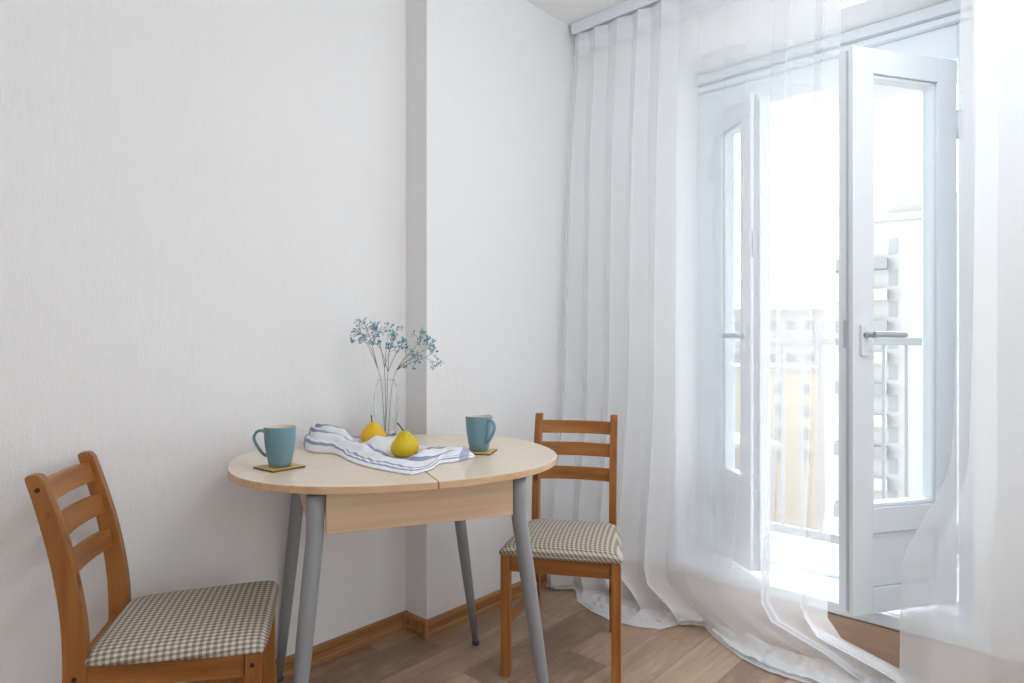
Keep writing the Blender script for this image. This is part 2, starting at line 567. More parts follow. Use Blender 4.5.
# ------------------------------------------------------------------ door leaves
def leaf(name, hinge, free, flip, label, mid_z, panel_z, th=0.062):
    """leaf hinged at 'hinge', its room-side face on the line hinge-free; local x runs from the hinge to the free edge"""
    h = Vector(hinge); f = Vector(free)
    L = (f - h).length
    ang = math.atan2(f.y - h.y, f.x - h.x)
    root = empty(name, (h.x, h.y, 0), ang, label=label, kind='structure')
    # room-side face at local y = 0; the body lies on +y (left leaf) or -y (right leaf)
    s = 1 if not flip else -1
    Y = lambda a: s * a
    def bx(bm, x0, x1, y0, y1, z0, z1):
        a, b = sorted((Y(y0), Y(y1)))
        box(bm, x0, x1, a, b, z0, z1)
    z0, z1 = 0.20, 2.07
    st = 0.082
    bm = NB()
    bx(bm, 0, st, 0, th, z0, z1)
    bx(bm, L - st, L, 0, th, z0, z1)
    bx(bm, st, L - st, 0, th, z1 - st, z1)
    bx(bm, st, L - st, 0, th, z0, z0 + st)
    bx(bm, st, L - st, 0, th, mid_z, mid_z + st)
    link('leaf_frame', bm, M['pvc'], root, bevel=0.0012)
    # glazing beads
    bm = NB()
    g0, g1 = mid_z + st, z1 - st
    bd = 0.014
    for (a0, a1, c0, c1) in ((st, st + bd, g0, g1), (L - st - bd, L - st, g0, g1), (st, L - st, g0, g0 + bd), (st, L - st, g1 - bd, g1)):
        bx(bm, a0, a1, 0.010, th - 0.010, c0, c1)
    link('glazing_bead', bm, M['pvc'], root, bevel=0.004)
    bm = NB()
    bx(bm, st + 0.004, L - st - 0.004, th / 2 - 0.003, th / 2 + 0.003, g0 + 0.004, g1 - 0.004)
    link('glass_pane', bm, M['pane'], root)
    # lower panel
    bm = NB()
    bx(bm, st, L - st, 0.012, th - 0.012, z0 + st, mid_z)
    link('lower_panel', bm, M['pvc'], root)
    bm = NB()
    for (a0, a1, c0, c1) in ((st, st + 0.004, z0 + st, mid_z), (L - st - 0.004, L - st, z0 + st, mid_z), (st, L - st, z0 + st, z0 + st + 0.004), (st, L - st, mid_z - 0.004, mid_z)):
        bx(bm, a0, a1, 0.008, 0.0125, c0, c1)
    link('gasket', bm, M['gasket'], root)
    # gasket line on the closing edge
    bm = NB()
    bx(bm, L, L + 0.004, 0.016, 0.024, z0 + 0.01, z1 - 0.01)
    link('edge_gasket', bm, M['gasket'], root)
    # lever handle on the free stile
    hz = 1.122
    hx = L - st * 0.5
    hd = empty_part('door_handle', root)
    bm = NB(); bx(bm, hx - 0.014, hx + 0.014, -0.010, 0, hz - 0.07, hz + 0.035)
    link('handle_plate', bm, M['pvc'], hd, bevel=0.004)
    bm = NB()
    tube(bm, [(hx, Y(-0.008), hz), (hx, Y(-0.046), hz)], 0.009, 12)
    pts = catmull([(hx, Y(-0.045), hz), (hx - 0.03, Y(-0.050), hz + 0.001), (hx - 0.075, Y(-0.050), hz), (hx - 0.125, Y(-0.047), hz - 0.001)], 5)
    tube(bm, pts, [0.0105] * 4 + [0.010] * (len(pts) - 5) + [0.008], 12)
    link('handle_lever', bm, M['steel'], hd)
    # hinges on the hinge edge
    for z in (0.42, 1.85):
        bm = NB()
        tube(bm, [(-0.006, Y(-0.004), z - 0.05), (-0.006, Y(-0.004), z + 0.05)], 0.009, 10)
        link('hinge', bm, M['pvc'], root)
    return root, L

def empty_part(name, parent):
    o = bpy.data.objects.new(name, None)
    COL.objects.link(o)
    o.parent = parent
    o.empty_display_size = 0.03
    return o

d1, L1 = leaf('door_1', (0.60, 0.2), (0.85, 0.0), False, 'narrow white glazed door leaf hinged on the side of the papered wall, ajar', 0.465, None)
d2, L2 = leaf('door_2', (1.49, 0.2), (1.257, -0.17), True, 'white glazed balcony door leaf standing open in front of the dense curtain', 0.465, None)
# meeting strip and strike plate on the narrow leaf's closing edge
bm = NB(); box(bm, L1, L1 + 0.016, 0.030, 0.075, 0.205, 2.05)
link('meeting_strip', bm, M['pvc'], d1, bevel=0.004)
bm = NB(); box(bm, L1 + 0.002, L1 + 0.010, 0.005, 0.020, 1.43, 1.53)
link('strike_plate', bm, M['steel'], d1, bevel=0.002)
bm = NB(); box(bm, L2 + 0.001, L2 + 0.006, -0.036, -0.022, 1.08, 1.17)
link('lock_plate', bm, M['steel'], d2, bevel=0.001)

# ------------------------------------------------------------------ curtain rail and curtains
rail = empty('curtain_rail', (1.75, -0.048, CEIL), label='white ceiling curtain rail above the balcony door', cat='curtain rail')
bm = NB()
box(bm, -1.73, 1.7, -0.012, 0.030, -0.034, 0.0)
link('rail_body', bm, M['pvc'], rail, bevel=0.004)
bm = NB()
box(bm, -1.72, 1.7, -0.020, -0.012, -0.056, -0.026)
link('fascia', bm, M['pvc'], rail, bevel=0.004)

hem_y = [(0.0, -0.262), (0.04, -0.252), (0.075, -0.19), (0.114, -0.172), (0.16, -0.21), (0.226, -0.288), (0.33, -0.335), (0.429, -0.351), (0.53, -0.335), (0.62, -0.290), (0.655, -0.19), (0.69, -0.155), (0.73, -0.152),
         (0.80, -0.215), (0.934, -0.299), (1.041, -0.328), (1.169, -0.315), (1.3, -0.34), (1.45, -0.33), (1.6, -0.30)]

calm_default = lambda a: 1.0
def curtain(name, xt0, xt1, xb0, xb1, nf, seed, amp, label, puddle, zig, lean, phase=0.0, cols=520, foldw=None, MEAND=0.30, flare=(0.35, 1.0), flare0=(0.1, 1.0), flap=0.0, creases=(), calm=calm_default, thin=lambda a: 0.0):
    """pleated sheet: hangs from the rail, reaches the floor and lies on it up to the hem"""
    r = random.Random(seed)
    # fold boundaries of uneven width
    ws = foldw if foldw else [r.uniform(0.7, 1.4) for _ in range(nf)]
    tot = sum(ws)
    cum = [0]
    for w in ws: cum.append(cum[-1] + w / tot)
    fa = [r.uniform(0.55, 1.2) for _ in ws]
    fo = [r.uniform(-0.006, 0.006) for _ in ws]
    fs = [r.uniform(-1, 1) for _ in ws]
    ZT = CEIL - 0.060
    bm = NB()
    uvl = bm.loops.layers.uv.new('UVMap')
    dn = bm.verts.layers.float.new('dense')
    rows_v = 46
    rows_f = 26
    grid = []
    for i in range(cols + 1):
        a = i / cols
        k = max(j for j in range(len(ws)) if cum[j] <= a + 1e-9)
        q = (a - cum[k]) / (cum[k + 1] - cum[k])
        colv = []
        for j in range(rows_v + rows_f + 1):
            if j <= rows_v:
                b = j / rows_v
                z = lerp(ZT, 0.022, b)
                c = 0.0
            else:
                b = 1.0
                c = (j - rows_v) / rows_f
            crease = 0.0
            xs = lerp(xt0, xb0, sstep(flare0[0], flare0[1], b))
            xe = lerp(xt1, xb1, sstep(flare[0], flare[1], b))
            # smooth fold amplitude blended between neighbours
            kn = k + 1 if q > 0.5 else k - 1
            kn = max(0, min(len(ws) - 1, kn))
            bl = abs(q - 0.5)
            A = lerp(fa[k], fa[kn], bl)
            O = lerp(fo[k], fo[kn], bl)
            grow = lerp(0.6, 1.25, sstep(0, 0.6, b)) * amp * A * (1 - 0.75 * c) * calm(a)
            ph = 2 * PI * q
            meander = MEAND * (cum[k + 1] - cum[k]) * (xe - xs) * 0.5
            x = xs + (xe - xs) * a - meander * math.sin(2 * ph) * (1 - 0.7 * c) * 0.55 + 0.012 * fs[k] * math.sin(PI * q) * b
            x -= flap * (1 - sstep(0.0, 0.16, a)) * sstep(0.70, 0.86, b)
            for (ca, cs, cd) in creases:
                cb = math.exp(-((a - ca) / cs) ** 2)
                x -= cd * b * math.exp(-((a - ca) / 0.03) ** 2)
                crease = max(crease, cb)
            yb = -0.050 - 0.030 * sstep(0.0, 0.25, b) + lean(a, b)
            if c == 0:
                y = yb + O * b + grow * math.cos(ph)
                y -= 0.022 * crease
                y += 0.005 * noise.noise((x * 3.0, z * 1.3, seed * 1.7)) * b
                y = min(y, -0.022)
                zz = z
            else:
                y0 = -0.080 + lean(a, 1.0) + O + amp * A * 1.25 * calm(a) * math.cos(ph)
                y0 = min(y0, -0.03)
                yh = interp(hem_y, x) if puddle else y0 - 0.10 - 0.03 * math.sin(5 * x)
                w = zig(x)
                if c < 0.4: g3 = c / 0.4 * 0.92
                elif c < 0.7: g3 = 0.92 - (c - 0.4) / 0.3 * 0.55
                else: g3 = 0.37 + (c - 0.7) / 0.3 * 0.63
                g = lerp(c, g3, w)
                y = y0 + (yh - y0) * g
                lift = 0.022 * (1 - sstep(0, 0.25, c))
                zz = 0.004 + lift + 0.010 * w * (1 - c) + (0.020 * abs(noise.noise((x * 9, c * 3.0 + 7, seed))) + 0.012 * abs(noise.noise((x * 21, c * 5.0, seed + 4)))) * (1 - sstep(0.86, 1.0, c) * 0.8)
                y += 0.012 * noise.noise((x * 14, c * 2.0, seed)) * (1 - c)
            v = bm.verts.new((x, y, zz))
            d = thin(a)
            if j >= rows_v + rows_f - 0: d = 1.0
            if j == 0 or j == 1: d = 0.8
            if i <= 2 or i >= cols - 2: d = max(d, 0.3)
            if c == 0: d = lerp(d, 0.45, sstep(0.80, 0.97, b))
            if c > 0: d = max(d, lerp(0.45, 0.8, sstep(0, 0.3, c)))
            v[dn] = d
            colv.append(v)
        grid.append(colv)
    n = len(grid[0])
    for i in range(cols):
        for j in range(n - 1):
            f = bm.faces.new((grid[i][j], grid[i + 1][j], grid[i + 1][j + 1], grid[i][j + 1]))
            f.smooth = True
            for lp, (u, v) in zip(f.loops, ((i, j), (i + 1, j), (i + 1, j + 1), (i, j + 1))):
                lp[uvl].uv = (u / cols, v / n)
    o = link(name, bm, M['voile'], recalc=False)
    tag(o, label, 'curtain')
    return o

def lean_left(a, b):
    l = -0.03 * b - 0.08 * sstep(0.62, 1.0, b) - 0.08 * b * (1 - sstep(0.0, 0.14, a))
    l -= 0.07 * sstep(0.90, 1.0, a) * sstep(0.2, 0.5, b) * 0.6
    return l
curtain('sheer_curtain', 0.03, 1.19, 0.030, 1.58, 9, 3, 0.030,
        'wide white sheer curtain puddling on the floor beside the papered wall', True,
        lambda x: sstep(0.52, 0.72, x), lean_left,
        foldw=[0.8, 1.0, 1.2, 0.9, 1.3, 2.0, 1.7, 1.5, 0.8], thin=lambda a: -0.40 * sstep(0.46, 0.58, a), creases=((0.875, 0.0055, 0.05), (0.955, 0.0045, 0.03)), flare=(0.945, 1.0), calm=lambda a: lerp(1.0, 0.35, sstep(0.42, 0.55, a)) + 0.5 * sstep(0.78, 0.86, a))
def lean_right(a, b):
    return -0.05 * b - 0.06 * b * b - 0.05 * (1 - sstep(0.0, 0.3, a)) * sstep(0.5, 0.75, b)
curtain('sheer_curtain', 1.535, 2.35, 1.525, 2.45, 7, 8, 0.020,
        'dense gathered white sheer curtain at the right-hand edge of the photo', False,
        lambda x: 0.4, lean_right, cols=420, MEAND=0.22, flap=0.125)

# ------------------------------------------------------------------ dining table
TA = R(64.0)
TZ = 0.765
table = empty('dining_table', (0.320, -1.293, 0), TA, 'oval pale wood dining table on silver tube legs', 'table')
# local: +x along the long axis (away from the camera), -y towards the room
A_, B_, N_ = 0.466, 0.40, 2.25
def oval(k, n, off=0.0):
    t = 2 * PI * k / n
    c, s = math.cos(t), math.sin(t)
    return ((A_ + off) * math.copysign(abs(c) ** (2 / N_), c), (B_ + off) * math.copysign(abs(s) ** (2 / N_), s))
def half_top(sgn):
    bm = NB()
    seam = 0.012
    n = 96
    pts = []
    g = 0.0008
    full = [oval(k, n) for k in range(n)]
    side = [p for p in full if (p[0] - seam) * sgn > g + 0.004]
    # intersection with the seam line
    ys = B_ * (1 - (abs(seam) / A_) ** N_) ** (1 / N_)
    if sgn > 0:
        order = sorted(side, key=lambda p: math.atan2(p[1], p[0]))
        poly = [(seam + g, -ys)] + order + [(seam + g, ys)]
    else:
        order = sorted(side, key=lambda p: math.atan2(p[1], -p[0]), reverse=True)
        poly = [(seam - g, ys)] + order + [(seam - g, -ys)]
    prism(bm, poly, TZ - 0.019, TZ)
    for f in bm.faces:
        f.material_index = 0 if abs(f.normal.z) > 0.5 else 1
    bmesh.ops.recalc_face_normals(bm, faces=bm.faces)
    for f in bm.faces:
        f.normal_update()
        f.material_index = 0 if abs(f.normal.z) > 0.5 else 1
    return bm
for sg in (-1, 1):
    link('tabletop', half_top(sg), [M['top'], M['edge']], table, bevel=0.0025)
def tpart(name, mat, bv, *a):
    bm = NB(); box(bm, *a); return link(name, bm, mat, table, bevel=bv)
AZ0, AZ1 = 0.642, 0.7455
tpart('apron', M['apron'], 0.002, -0.240, 0.236, -0.318, -0.300, AZ0, AZ1)
tpart('apron', M['apron'], 0.002, -0.240, 0.236, 0.300, 0.318, AZ0, AZ1)
tpart('apron', M['apron'], 0.002, -0.275, -0.257, -0.26, 0.26, AZ0, AZ1)
tpart('apron', M['apron'], 0.002, 0.253, 0.271, -0.26, 0.26, AZ0, AZ1)
tpart('runner', M['steel'], 0.002, -0.22, 0.22, -0.255, -0.235, 0.715, 0.7455)
tpart('runner', M['steel'], 0.002, -0.22, 0.22, 0.235, 0.255, 0.715, 0.7455)
bm = NB(); box(bm, -0.014, -0.004, -0.322, -0.3, 0.728, 0.7455)
link('catch', bm, M['edge'], table, bevel=0.001)
for sx in (-1, 1):
    for sy in (-1, 1):
        tx = (-0.264 if sx < 0 else 0.256)
        ty = sy * 0.308
        fx = (-0.325 if sx < 0 else 0.345)
        fy = sy * 0.325
        bm = NB()
        pts = [(tx, ty, 0.738), (tx, ty, 0.70), (tx, ty, 0.665)]
        for q in (0.02, 0.05, 0.1, 0.25, 0.45, 0.7, 1.0):
            e = q if q > 0.06 else q * 0.8
            pts.append((lerp(tx, fx, e), lerp(ty, fy, e), lerp(0.645, 0.014, q)))
        rad = [0.0205] * 3 + [0.0205, 0.0205, 0.0205, 0.0205, 0.0195, 0.0165, 0.0115]
        tube(bm, pts, rad, 20)
        lg = link('leg', bm, M['tube'], table, smooth=False)
        bm = NB()
        lathe(bm, [(0.0, 0.0), (0.012, 0.0), (0.0128, 0.003), (0.0128, 0.014), (0.0, 0.0145)], 16, Matrix.Translation((fx, fy, 0)))
        link('foot_cap', bm, M['rubber'], lg)
        # bracket between the leg and the apron
        bm = NB()
        box(bm, min(tx, tx - sx * 0.05), max(tx, tx - sx * 0.05), min(ty - sy * 0.012, ty - sy * 0.022), max(ty - sy * 0.012, ty - sy * 0.022), 0.69, 0.7455)
        link('bracket', bm, M['steel'], lg)

# ------------------------------------------------------------------ chairs
def make_chair():
    root = empty('dining_chair', (0, 0, 0))
    px, py, pz = M['pine']
    wF, wB, D = 0.392, 0.320, 0.379
    h = D / 2
    # rear posts: swept profile in the x-z plane (leg and back post in one piece)
    prof = [(0.0, -0.222, 0.036), (0.16, -0.203, 0.040), (0.34, -0.191, 0.046), (0.43, -0.190, 0.046), (0.52, -0.197, 0.044), (0.63, -0.216, 0.041), (0.735, -0.243, 0.037), (0.804, -0.264, 0.034)]
    zs = [p[0] for p in prof]
    fine = []
    N = 26
    cm = catmull([(p[1], p[2], p[0]) for p in prof], 5)
    def post_c(z):
        return interp([(c.z, c.x) for c in cm], z), interp([(c.z, c.y) for c in cm], z)
    for sg in (-1, 1):
        bm = NB()
        y0, y1 = sorted((sg * (wB / 2), sg * (wB / 2 - 0.027)))
        rings = []
        for c in cm:
            w = c.y / 2
            rings.append([bm.verts.new(v) for v in ((c.x - w, y0, c.z), (c.x + w, y0, c.z), (c.x + w, y1, c.z), (c.x - w, y1, c.z))])
        c = cm[-1]
        w = c.y / 2
        for dz, sc in ((0.007, 0.86), (0.011, 0.6), (0.0125, 0.3)):
            rings.append([bm.verts.new(v) for v in ((c.x - w * sc - 0.003, y0, c.z + dz), (c.x + w * sc - 0.003, y0, c.z + dz), (c.x + w * sc - 0.003, y1, c.z + dz), (c.x - w * sc - 0.003, y1, c.z + dz))])
        for a, b in zip(rings, rings[1:]):
            for k in range(4):
                bm.faces.new((a[k], a[(k + 1) % 4], b[(k + 1) % 4], b[k]))
        bm.faces.new(list(reversed(rings[0]))); bm.faces.new(rings[-1])
        po = link('back_post', bm, pz, root, bevel=0.004, angle=50)
        # dark plugs over the bolts, on the outer face
        for z in (0.784, 0.372):
            cx, _ = post_c(z)
            bm = NB()
            yo = sg * wB / 2
            tube(bm, [(cx, yo - sg * 0.004, z), (cx, yo + sg * 0.0006, z)], 0.0055, 14)
            link('bolt_plug', bm, M['plug'], po)
        # front legs
        bm = NB()
        y0, y1 = sorted((sg * (wF / 2), sg * (wF / 2 - 0.031)))
        box(bm, h - 0.034, h, y0, y1, 0.0, 0.397)
        lg = link('front_leg', bm, pz, root, bevel=0.003)
        bm = NB()
        yo = sg * wF / 2
        tube(bm, [(h - 0.018, yo - sg * 0.004, 0.372), (h - 0.018, yo + sg * 0.0006, 0.372)], 0.0055, 14)
        link('bolt_plug', bm, M['plug'], lg)
        # side rails and low side stretchers
        ang = math.atan2(sg * (wF - wB) / 2, D)
        for nm, z0, z1, t in (('side_rail', 0.343, 0.397, 0.018), ('side_stretcher', 0.150, 0.178, 0.016)):
            bm = NB()
            ya = sg * (wB / 2 - 0.013); yb = sg * (wF / 2 - 0.018)
            xa = post_c((z0 + z1) / 2)[0] + 0.012
            xb = h - 0.035
            n = Vector((-(yb - ya), xb - xa)).normalized() * t / 2
            prism(bm, [(xa + n.x, ya + n.y), (xa - n.x, ya - n.y), (xb - n.x, yb - n.y), (xb + n.x, yb + n.y)], z0, z1)
            link(nm, bm, px, root, bevel=0.0025)
    # front and back rails
    bm = NB(); box(bm, h - 0.030, h - 0.008, -wF / 2 + 0.034, wF / 2 - 0.034, 0.343, 0.397)
    link('front_rail', bm, py, root, bevel=0.0025)
    bm = NB(); box(bm, -0.200, -0.180, -wB / 2 + 0.025, wB / 2 - 0.025, 0.343, 0.397)
    link('rear_rail', bm, py, root, bevel=0.0025)
    # three bowed back slats
    for z0, z1 in ((0.742, 0.790), (0.659, 0.708), (0.570, 0.618)):
        bm = NB()
        n = 14
        ri = []
        for i in range(n + 1):
            y = lerp(-wB / 2 + 0.020, wB / 2 - 0.020, i / n)
            u = y / (wB / 2)
            bow = -0.024 * (1 - u * u)
            xb0 = post_c(z0)[0] + 0.004 + bow
            xb1 = post_c(z1)[0] + 0.004 + bow
            ri.append([bm.verts.new(v) for v in ((xb0 - 0.008, y, z0), (xb0 + 0.008, y, z0), (xb1 + 0.008, y, z1), (xb1 - 0.008, y, z1))])
        for a, b in zip(ri, ri[1:]):
            for k in range(4):
                bm.faces.new((a[k], a[(k + 1) % 4], b[(k + 1) % 4], b[k]))
        bm.faces.new(list(reversed(ri[0]))); bm.faces.new(ri[-1])
        link('back_slat', bm, py, root, bevel=0.003, angle=50)
    # upholstered seat: trapezoid pillow
    bm = NB()
    nx, ny = 26, 26
    xf, xk = 0.203, -0.176
    hwf, hwk = 0.207, 0.168
    def halfw(x): return lerp(hwk, hwf, (x - xk) / (xf - xk))
    def rc(u, r=0.08):     # rounds the plan corners
        return u
    top = []; bot = []
    for i in range(nx + 1):
        u = i / nx * 2 - 1
        rt = []; rb = []
        for j in range(ny + 1):
            v = j / ny * 2 - 1
            # superelliptic plan: squeeze corners
            k = 1 - 0.035 * (abs(u) ** 6) * (abs(v) ** 6)
            x = lerp(xk, xf, (u * k + 1) / 2)
            y = v * k * halfw(x)
            # notch so the cushion's rear corners clear the posts
            e = (1 - abs(u) ** 7) * (1 - abs(v) ** 7)
            z = 0.408 + 0.024 * (max(e, 0) ** 0.33) + 0.007 * (1 - u * u) * (1 - v * v)
            rt.append(bm.verts.new((x, y, z)))
            rb.append(bm.verts.new((lerp(xk, xf, (u * k * 0.985 + 1) / 2), y * 0.985, 0.3965 + (0.0 if abs(u) < 1 and abs(v) < 1 else 0.002))))
        top.append(rt); bot.append(rb)
    for i in range(nx):
        for j in range(ny):
            bm.faces.new((top[i][j], top[i + 1][j], top[i + 1][j + 1], top[i][j + 1])).smooth = True
            bm.faces.new((bot[i][j], bot[i][j + 1], bot[i + 1][j + 1], bot[i + 1][j]))
    def edge(t, b):
        for k in range(len(t) - 1):
            bm.faces.new((t[k], t[k + 1], b[k + 1], b[k])).smooth = True
    edge(top[0], bot[0]); edge(list(reversed(top[-1])), list(reversed(bot[-1])))
    edge(list(reversed([r[0] for r in top])), list(reversed([r[0] for r in bot])))
    edge([r[-1] for r in top], [r[-1] for r in bot])
    link('seat_cushion', bm, M['gingham'], root)
    return root

def copy_tree(o, parent=None):
    c = o.copy(); COL.objects.link(c); c.parent = parent
    for ch in o.children: copy_tree(ch, c)
    return c
ch1 = make_chair()
ch2 = copy_tree(ch1)
ch1.location = (0.187, -1.842, 0); ch1.rotation_euler = (0, 0, R(58.0))
tag(ch1, 'orange pine dining chair with checked seat, at the left, backed against the papered wall', 'chair', 'pine chairs at the dining table')
ch2.location = (0.473, -0.678, 0); ch2.rotation_euler = (0, 0, R(-60.2))
tag(ch2, 'orange pine dining chair with checked seat, standing in front of the sheer curtain', 'chair', 'pine chairs at the dining table')

# ------------------------------------------------------------------ things on the table
def make_coaster(x, y, rz, label):
    o = empty('coaster', (x, y, TZ + 0.0002), rz, label, 'coaster', 'coasters under the mugs')
    bm = NB(); box(bm, -0.0475, 0.0475, -0.0475, 0.0475, 0.0, 0.0035)
    link('coaster_core', bm, M['coaster_edge'], o, bevel=0.001)
    bm = NB(); box(bm, -0.0472, 0.0472, -0.0472, 0.0472, 0.0035, 0.0048)
    link('coaster_face', bm, M['coaster'], o, bevel=0.0005)
    return o
make_coaster(0.246, -1.632, R(4), 'square golden coaster under the mug near the left chair')
make_coaster(0.466, -1.109, R(30), 'square golden coaster under the mug near the curtain')

def make_mug():
    o = empty('mug', (0, 0, 0))
    H = 0.1055
    outer = [(0.0, 0.0015), (0.022, 0.0012), (0.0245, 0.0), (0.0268, 0.0008), (0.0285, 0.004), (0.0305, 0.014), (0.0335, 0.028), (0.0362, 0.044), (0.0383, 0.060), (0.0397, 0.076), (0.0405, 0.092), (0.0409, H - 0.002), (0.0405, H - 0.0004), (0.0395, H)]
    inner = [(0.0385, H - 0.0004), (0.0378, H - 0.004), (0.0372, 0.085), (0.0362, 0.066), (0.0345, 0.048), (0.0315, 0.030), (0.027, 0.014), (0.020, 0.009), (0.0, 0.0085)]
    bm = NB()
    pr = outer + inner
    mi = [0] * (len(outer) - 2) + [1] * (len(inner) + 1)
    lathe(bm, pr, 48, None, mi)
    link('mug_body', bm, [M['mug_out'], M['mug_in']], o, recalc=True)
    bm = NB()
    pts = catmull([(0.0385, 0, 0.090), (0.046, 0, 0.0945), (0.058, 0, 0.092), (0.0655, 0, 0.080), (0.064, 0, 0.066), (0.055, 0, 0.049), (0.044, 0, 0.034), (0.0345, 0, 0.027)], 5)
    # flattened strap
    rings = []
    for i, p in enumerate(pts):
        t = (pts[min(i + 1, len(pts) - 1)] - pts[max(i - 1, 0)]).normalized()
        nrm = Vector((-t.z, 0, t.x))
        k = 12
        rings.append([bm.verts.new(p + nrm * 0.0038 * math.cos(2 * PI * q / k) + Vector((0, 1, 0)) * 0.0062 * math.sin(2 * PI * q / k)) for q in range(k)])
    for a, b in zip(rings, rings[1:]):
        for q in range(12):
            bm.faces.new((a[q], a[(q + 1) % 12], b[(q + 1) % 12], b[q])).smooth = True
    bm.faces.new(list(reversed(rings[0]))); bm.faces.new(rings[-1])
    link('handle', bm, M['mug_out'], o)
    bm = NB()
    lathe(bm, [(0.0, 0.0835), (0.0368, 0.0835)], 40)
    link('coffee', bm, M['coffee'], o)
    return o
mg = make_mug()
mg2 = copy_tree(mg)
mg.location = (0.246, -1.630, TZ + 0.0052); mg.rotation_euler = (0, 0, R(42.4 + 188))
tag(mg, 'teal mug with its handle to the left, on the table end near the left chair', 'mug', 'teal mugs on the table')
mg2.location = (0.466, -1.106, TZ + 0.0052); mg2.rotation_euler = (0, 0, R(42.4 - 44))
tag(mg2, 'teal mug with its handle to the right, beside the far chair and curtain', 'mug', 'teal mugs on the table')

# napkin: crumpled strip of linen with a flap towards the camera
def make_napkin():
    bm = NB()
    uvl = bm.loops.layers.uv.new('UVMap')
    F = catmull([(-0.085, -1.375, 0), (0.080, -1.452, 0), (0.165, -1.424, 0), (0.24, -1.435, 0), (0.30, -1.455, 0), (0.41, -1.472, 0), (0.506, -1.468, 0), (0.574, -1.459, 0), (0.578, -1.450, 0), (0.566, -1.381, 0), (0.523, -1.313, 0), (0.532, -1.270, 0), (0.520, -1.175, 0)], 8)
    B = catmull([(-0.060, -1.345, 0), (0.005, -1.335, 0), (0.055, -1.300, 0), (0.068, -1.245, 0), (0.10, -1.20, 0), (0.157, -1.185, 0), (0.23, -1.185, 0), (0.303, -1.195, 0), (0.35, -1.19, 0), (0.40, -1.185, 0), (0.43, -1.175, 0), (0.46, -1.163, 0), (0.485, -1.150, 0)], 8)
    ns = len(F) - 1
    nt = 44
    g = []
    for i in range(ns + 1):
        s = i / ns
        row = []
        for j in range(nt + 1):
            t = j / nt
            p = F[i].lerp(B[i], t)
            e = min(1.0, t / 0.10, (1 - t) / 0.10, s / 0.04 + 0.12, (1 - s) / 0.06 + 0.1)
            e = max(0, e)
            r1 = abs(math.sin(PI * (3.1 * t + 1.6 * s + 0.15 + 0.25 * noise.noise((p.x * 12, p.y * 12, 5.0))))) ** 0.8
            r2 = 0.5 + 0.5 * noise.noise((p.x * 17, p.y * 17, 3.1))
            r3 = 0.5 + 0.5 * noise.noise((p.x * 40, p.y * 30, 9.1))
            # strong bunching at the left end and along the spine, flat flap in front
            bun = 0.027 * (1 - sstep(0.06, 0.30, s)) + 0.015 * (1 - sstep(0.35, 0.6, s)) * sstep(0.1, 0.3, t)
            spine = 0.020 * math.exp(-((t - 0.62) / 0.25) ** 2) * (1 - sstep(0.75, 0.95, s)) + 0.015 * sstep(0.75, 0.95, s) * math.exp(-((t - 0.5) / 0.3) ** 2)
            flap = sstep(0.30, 0.45, s) * (1 - sstep(0.68, 0.80, s)) * (1 - sstep(0.3, 0.5, t))
            hgt = (bun * (0.35 + 0.65 * r1) + spine * (0.4 + 0.6 * r1) + 0.015 * r2 * (1 - 0.75 * flap) + 0.010 * r3) * e
            # hollows where the pears sit
            for (qx, qy, rr) in ((0.152, -1.275, 0.046), (0.388, -1.328, 0.044)):
                dd = math.hypot(p.x - qx, p.y - qy)
                hgt = lerp(min(hgt, 0.004), hgt, sstep(rr * 0.6, rr * 1.9, dd))
            v = bm.verts.new((p.x, p.y, TZ + 0.0012 + hgt))
            row.append(v)
        g.append(row)
    for i in range(ns):
        for j in range(nt):
            f = bm.faces.new((g[i][j], g[i + 1][j], g[i + 1][j + 1], g[i][j + 1]))
            f.smooth = True
            for lp, (a, b) in zip(f.loops, ((i, j), (i + 1, j), (i + 1, j + 1), (i, j + 1))):
                lp[uvl].uv = (a / ns, b / nt)
    o = link('napkin', bm, M['napkin'], recalc=False)
    sm = o.modifiers.new('solid', 'SOLIDIFY'); sm.thickness = 0.0012; sm.offset = 1.0
    return tag(o, 'crumpled white linen cloth with blue stripes lying under the pears', 'napkin')
make_napkin()

def make_pear(name, x, y, z, mat, tilt, rz, h, r, label, stem_bend):
    o = empty(name, (x, y, z), rz, label, 'pear', 'pears on the striped cloth')
    prof = [(0.0, 0.004), (0.10, 0.0), (0.30, 0.008), (0.62, 0.05), (0.86, 0.16), (0.97, 0.28), (1.0, 0.38), (0.96, 0.50), (0.86, 0.61), (0.72, 0.71), (0.58, 0.80), (0.47, 0.88), (0.36, 0.945), (0.24, 0.985), (0.10, 1.0), (0.0, 0.985)]
    T = Matrix.Rotation(tilt, 4, 'Y')
    bm = NB()
    pts = catmull([(p[0], 0, p[1]) for p in prof], 3)
    lathe(bm, [(max(p.x, 0) * r, p.z * h) for p in pts], 36)
    for v in bm.verts:
        k = 1 + 0.035 * noise.noise((v.co.x * 28, v.co.y * 28, v.co.z * 14 + x * 9))
        v.co = Vector((v.co.x * k + 0.05 * v.co.z * 0.6 * (v.co.z / h), v.co.y * k, v.co.z))
        v.co = T @ v.co
    zmin = min(v.co.z for v in bm.verts)
    for v in bm.verts: v.co.z -= zmin
    b = link('flesh', bm, mat, o, smooth=True)
    bm = NB()
    top = T @ Vector((0.03 * h * 0.6, 0, h * 0.965)); top.z -= zmin
    pts = catmull([top, top + Vector((stem_bend[0] * 0.4, stem_bend[1] * 0.4, 0.010)), top + Vector((stem_bend[0], stem_bend[1], 0.024))], 4)
    tube(bm, pts, [0.0018] * (len(pts) - 2) + [0.0022, 0.0028], 8)
    link('stem', bm, M['pear_stem'], o)
    return o
RIGHT = Vector((math.cos(R(42.4)), math.sin(R(42.4)), 0))
